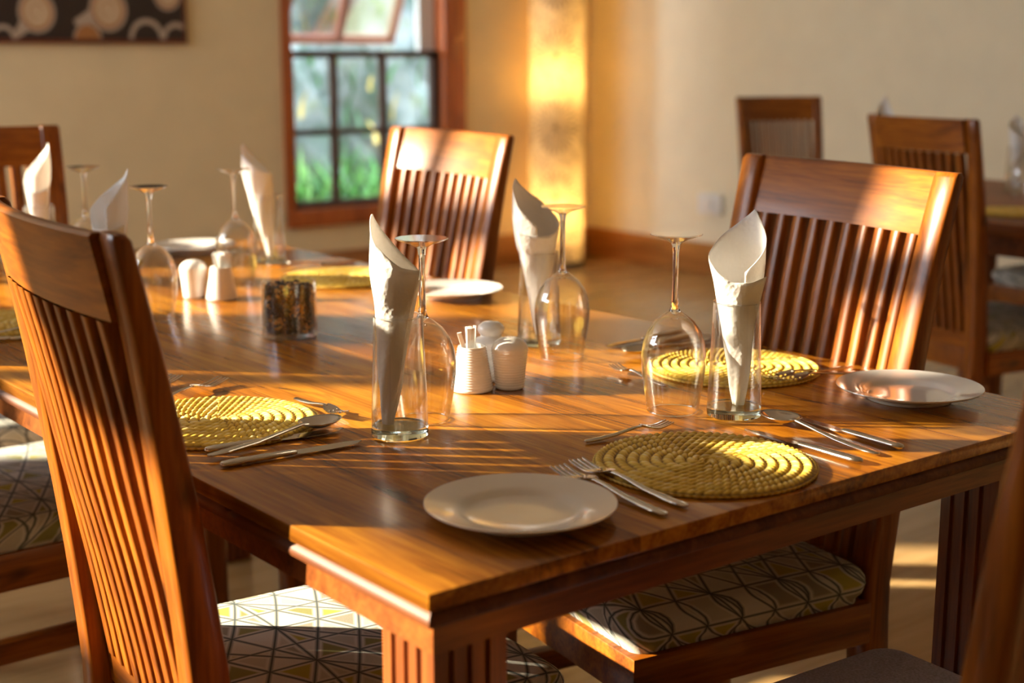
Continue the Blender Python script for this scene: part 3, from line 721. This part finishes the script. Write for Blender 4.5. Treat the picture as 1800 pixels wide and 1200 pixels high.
def spoon(L):
    t = thing('spoon', '', 'spoon'); hz = .003; m = MB(); a_ = L*.70
    path_loft(m, [(0, hz, .002, .001), (.003, hz, .0052, .0018), (.025, hz, .0062, .0022), (a_*.5, hz+.001, .0046, .0022), (a_*.85, hz+.006, .003, .002), (a_*1.0, hz+.0085, .003, .0018), (a_*1.05, hz+.0085, .006, .0012)])
    m.obj('handle', M['steel'], t, sharp=60)
    m = MB(); x0, x1 = a_*1.0, L; W_ = .0195; nn, nr = 36, 8; vs_ = []; cxx = (x0+x1)/2; hl = (x1-x0)/2
    for i in range(nr+1):
        q = i/nr
        for j in range(nn):
            a2 = 2*PI*j/nn; egg = 1+.16*math.cos(a2)
            vs_.append((cxx+hl*q*math.cos(a2), W_*q*math.sin(a2)*(1.08-.12*math.cos(a2)), hz+.0005+.0085*q**2.2+.001*0))
    m.add(vs_, [(i*nn+j, (i+1)*nn+j, (i+1)*nn+(j+1) % nn, i*nn+(j+1) % nn) for i in range(nr) for j in range(nn)])
    me = m.mesh('bowl', M['steel'], sharp=180); b = bpy.data.objects.new('bowl', me); COL.objects.link(b); b.parent = t
    md = b.modifiers.new('t', 'SOLIDIFY'); md.thickness = .0012; md.offset = 0
    return t
def knife(L):
    t = thing('knife', '', 'knife'); m = MB(); a_ = L*.52
    path_loft(m, [(0, .004, .002, .0015), (.003, .004, .0055, .0034), (.012, .0042, .0066, .004), (a_*.6, .0042, .0058, .0036), (a_*.95, .0042, .0052, .003), (a_, .0042, .0042, .0022)])
    m.obj('handle', M['steel'], t, sharp=60)
    m = MB(); rs = []
    for i in range(12):
        q = i/11; x = a_-.002+(L-a_+.002)*q; top = .0062*(1-.25*q)-(.004*max(0, q-.8)/.2); bot = -.0062-.0030*math.sin(PI*min(1, q*1.05))
        if q > .8: bot = bot*(1-((q-.8)/.2)**2*1.1)+.0005
        if i == 0: top, bot = .004, -.004
        rs.append([(x, bot, .0028), (x, top, .0022), (x, top, .0042), (x, bot, .0030)])
    m.loft(rs); m.obj('blade', M['steel'], t, sharp=60); return t
F1 = fork(.172); F2 = fork(.122, .85); S1 = spoon(.19); K1 = knife(.172)
protos = {'F': (F1, .172), 'f': (F2, .122), 'S': (S1, .19), 'K': (K1, .172)}
usedp = set()
cut = [('F', (.291, .023), (.300, .195), 'table fork touching the rim of the nearest plate', 0),
       ('F', (.325, .029), (.331, .203), 'table fork between the nearest plate\'s fork and the nearest placemat', 0),
       ('f', (.402, .269), (.522, .257), 'small dessert fork lying above the nearest placemat', 0),
       ('S', (.621, .031), (.645, .222), 'large spoon right of the nearest placemat', 0),
       ('K', (.660, .029), (.674, .200), 'outer knife with a bright handle at the right of the big spoon', 0),
       ('K', (.580, .022), (.584, .192), 'knife with a bright handle touching the right rim of the nearest placemat', 0),
       ('F', (.058, .725), (.215, .785), 'table fork with raised tines behind the left placemat', 0),
       ('F', (.020, .765), (.172, .835), 'table fork emerging from behind the near chair back', 0),
       ('f', (.250, .653), (.247, .533), 'small dessert fork pointing at the viewer beside the left placemat', 0),
       ('K', (.047, .497), (.212, .486), 'knife lying under the left spoon, handle along the straw placemat', 0),
       ('S', (.036, .466), (.222, .502), 'spoon with grey bowl below the left placemat', .0035),
       ('K', (.034, .434), (.197, .426), 'front knife at the near left place, blade pointing right', 0),
       ('f', (.668, .411), (.684, .535), 'small dessert fork seen through the right wine glass', 0),
       ('F', (.955, .338), (.790, .350), 'table fork beside the placemat of the sunlit chair', 0),
       ('F', (.958, .300), (.822, .330), 'table fork between the right plate and the far placemat', 0),
       ('K', (.950, .668), (.780, .655), 'knife in shade at the place of the sunlit chair, farthest', 0),
       ('K', (.945, .635), (.775, .612), 'knife in shade at the place of the sunlit chair, middle', 0),
       ('S', (.940, .595), (.752, .583), 'spoon in shade behind the right wine glass', 0),
       ('K', (.012, 1.268), (.180, 1.262), 'front knife at the left picture edge by the far placemat', 0),
       ('S', (.015, 1.300), (.200, 1.312), 'spoon at the left picture edge by the far placemat', 0),
       ('F', (.02, 1.560), (.19, 1.575), 'fork with tines at the left picture edge behind the straw placemat', 0),
       ('F', (.700, 2.10), (.690, 1.93), 'dark fork beside the far left plate', 0),
       ('K', (.33, 2.10), (.335, 1.93), 'knife at the far head place', 0),
       ('S', (.29, 2.12), (.285, 1.93), 'spoon at the far head place near the left picture edge', 0),
       ('K', (.96, 1.64), (.79, 1.635), 'knife in shade left of the far placemat', 0),
       ('S', (.955, 1.67), (.77, 1.665), 'spoon in shade left of the far placemat', 0),
       ('F', (.96, 1.30), (.79, 1.31), 'fork in shade right of the far placemat', 0)]
for kind, e_, tp, lab, dz_ in cut:
    pr, L_ = protos[kind]; an = math.atan2(tp[1]-e_[1], tp[0]-e_[0])
    if kind not in usedp: o = pr; usedp.add(kind); o.location = (*e_, TZ+.0005+dz_); o.rotation_euler = (0, 0, an); o['label'] = lab
    else: o = dup(pr, (*e_, TZ+.0005+dz_), an, lab)
    o['group'] = 'cutlery at the laid places'

# ================================================================== white cruets
def ribbed(prof, ribs, amp):
    out = []; (r0, z0), (r1, z1) = prof
    for i in range(ribs*4+1):
        q = i/(ribs*4); out.append((r0+(r1-r0)*q+amp*math.sin(q*ribs*2*PI), z0+(z1-z0)*q))
    return out
def toothpick_holder(label):
    m = MB(); m.lathe([(.001, 0), (.0262, 0), (.0275, .0015)] + ribbed(((.0275, .003), (.0185, .0575)), 16, .0004) + [(.0182, .0585), (.0172, .0585), (.0165, .057), (.020, .012), (.001, .010)], 64)
    o = m.obj('toothpick_holder', M['china'], sharp=60); return tag(o, label, 'toothpick holder')
def shaker(label, knob=False):
    t = thing('shaker', label, 'shaker'); m = MB()
    m.lathe([(.001, 0), (.0175, 0), (.0190, .0015)] + ribbed(((.0190, .003), (.0243, .052)), 14, .0004) + [(.0243, .0525)], 64, cap1=True); m.obj('body', M['china'], t, sharp=60)
    m = MB()
    if knob: m.lathe([(.0243, .0525), (.0225, .056), (.0150, .0585), (.0135, .061), (.0165, .064), (.0185, .069), (.0170, .074), (.0110, .0785), (.001, .080)], 48)
    else: m.lathe([(.0243, .0522), (.0243, .054), (.0215, .0600), (.0150, .0655), (.0070, .0680), (.001, .0684)], 48)
    m.obj('lid', M['china'], t, sharp=60)
    if not knob:
        m = MB()
        for a_ in (0, 2.1, 4.2): m.lathe([(.0011, .0), (.0011, .0006)], 8, cx=.0045*math.cos(a_), cy=.0045*math.sin(a_), cap0=True, cap1=True)
        hl = m.obj('pour_holes', plain('hole_dark', (.02, .02, .02), .8), t); hl.location = (0, 0, .0676)
    return t
h1 = toothpick_holder('white ribbed holder full of wrapped toothpicks on the middle of the table'); h1.location = (.462, .562, TZ+.0005)
s1 = shaker('white ribbed shaker with a domed lid at the right of the front trio'); s1.location = (.508, .541, TZ+.0005)
s2 = shaker('white shaker with a knobbed lid behind the other two of the front trio', True); s2.location = (.519, .596, TZ+.0005)
h2 = h1.copy(); COL.objects.link(h2); h2.location = (.533, 1.408, TZ+.0005); h2['label'] = 'white holder with paper sachets at the far left, beside the candle jar'
s3 = dup(s1, (.502, 1.455, TZ+.0005), 0, 'white shaker with a domed lid at the far left, left of the sachet holder')
rnd = random.Random(11)
pm = plain('white_paper_wrap', (.86, .85, .82), .55)
tp0 = None
for gi, (hx_, hy_, lab, cnt) in enumerate([(.462, .562, 'paper-wrapped toothpick standing in the front white holder', 11), (.533, 1.408, 'paper-wrapped sachet standing in the far left white holder', 5)]):
    for i in range(cnt):
        if tp0 is None:
            m = MB(); m.loft([rect(-.0007, .0007, -.0029, .0029, z, .0003) for z in (0, .070)] ); tp0 = m.obj('toothpick', pm); o = tp0
        else: o = tp0.copy(); COL.objects.link(o)
        a_ = rnd.uniform(0, 2*PI); rr = rnd.uniform(.001, .009); tl_ = rnd.uniform(.02, .20)
        o.location = (hx_+rr*math.cos(a_)*.6, hy_+rr*math.sin(a_)*.6, TZ+.014); o.rotation_euler = (-tl_*math.sin(a_), tl_*math.cos(a_), rnd.uniform(0, PI))
        if gi == 0 and i == 0: o.rotation_euler = (-.36*math.sin(VD+PI), .36*math.cos(VD+PI), .8); o.location = (hx_+.002, hy_, TZ+.014)
        if gi: o.scale = (1.6, 2.6, 1.0)
        if gi == 0 and i == 0: lab_ = 'paper-wrapped toothpick leaning out to the left of the front white holder'
        else: lab_ = lab
        tag(o, lab_, 'toothpick', 'toothpicks in the front holder' if gi == 0 else 'sachets in the far holder')

# ------------------------------------------------------------------ candle jar full of beans
jar = thing('candle_jar', 'round clear glass jar filled with dark coffee beans and tan seeds', 'jar', (.457, 1.030, TZ+.0005))
m = MB(); R_ = .0425
m.lathe([(.001, 0), (R_-.002, 0), (R_, .002), (R_, .086), (R_-.0008, .0868), (R_-.002, .086), (R_-.002, .007), (.001, .0065)], 64); m.obj('glass_wall', M['bowlglass'], jar)
m = MB(); bmats = [plain('roast_bean', (.028, .018, .014), .35), plain('dark_bean', (.07, .035, .02), .4), plain('tan_seed', (.62, .30, .07), .5), plain('pale_seed', (.72, .45, .15), .5)]
rnd = random.Random(5)
def bean(cx, cy, cz, s, rot, mi):
    m.cur = mi; rm = rot.to_matrix(); vs_ = []; nb = 8
    for i, (rr, zz) in enumerate(((.35, -.92), (.8, -.55), (1, 0), (.8, .55), (.35, .92))):
        for j in range(nb):
            a_ = 2*PI*j/nb; v = rm @ Vector((s*.72*rr*math.cos(a_), s*.6*rr*math.sin(a_), s*zz)); vs_.append((cx+v.x, cy+v.y, cz+v.z))
    m.add(vs_, [(i*nb+j, i*nb+(j+1) % nb, (i+1)*nb+(j+1) % nb, (i+1)*nb+j) for i in range(4) for j in range(nb)] + [tuple(range(nb-1, -1, -1)), tuple(range(4*nb, 5*nb))])
from mathutils import Euler
for i in range(1500):
    z = rnd.uniform(.011, .079); a_ = rnd.uniform(0, 2*PI); rr = R_-.0068 if i < 1150 else rnd.uniform(0, R_-.007)
    if i >= 1150: z = rnd.uniform(.074, .081)
    tan = math.sin(a_*5+z*90)+math.sin(a_*3-z*150+1) > .45
    mi = rnd.choice((2, 3, 2, 0)) if tan and rnd.random() < .8 else rnd.choice((0, 0, 1))
    bean(rr*math.cos(a_), rr*math.sin(a_), z, rnd.uniform(.0032, .0046), Euler((rnd.uniform(0, 6), rnd.uniform(0, 6), rnd.uniform(0, 6))), mi)
m.cur = 0; m.lathe([(.001, .009), (R_-.010, .009), (R_-.010, .076), (.001, .076)], 24)
fill = m.obj('beans', bmats, jar, sharp=60); fill['kind'] = 'stuff'; fill['label'] = 'mixed dark beans and tan seeds'
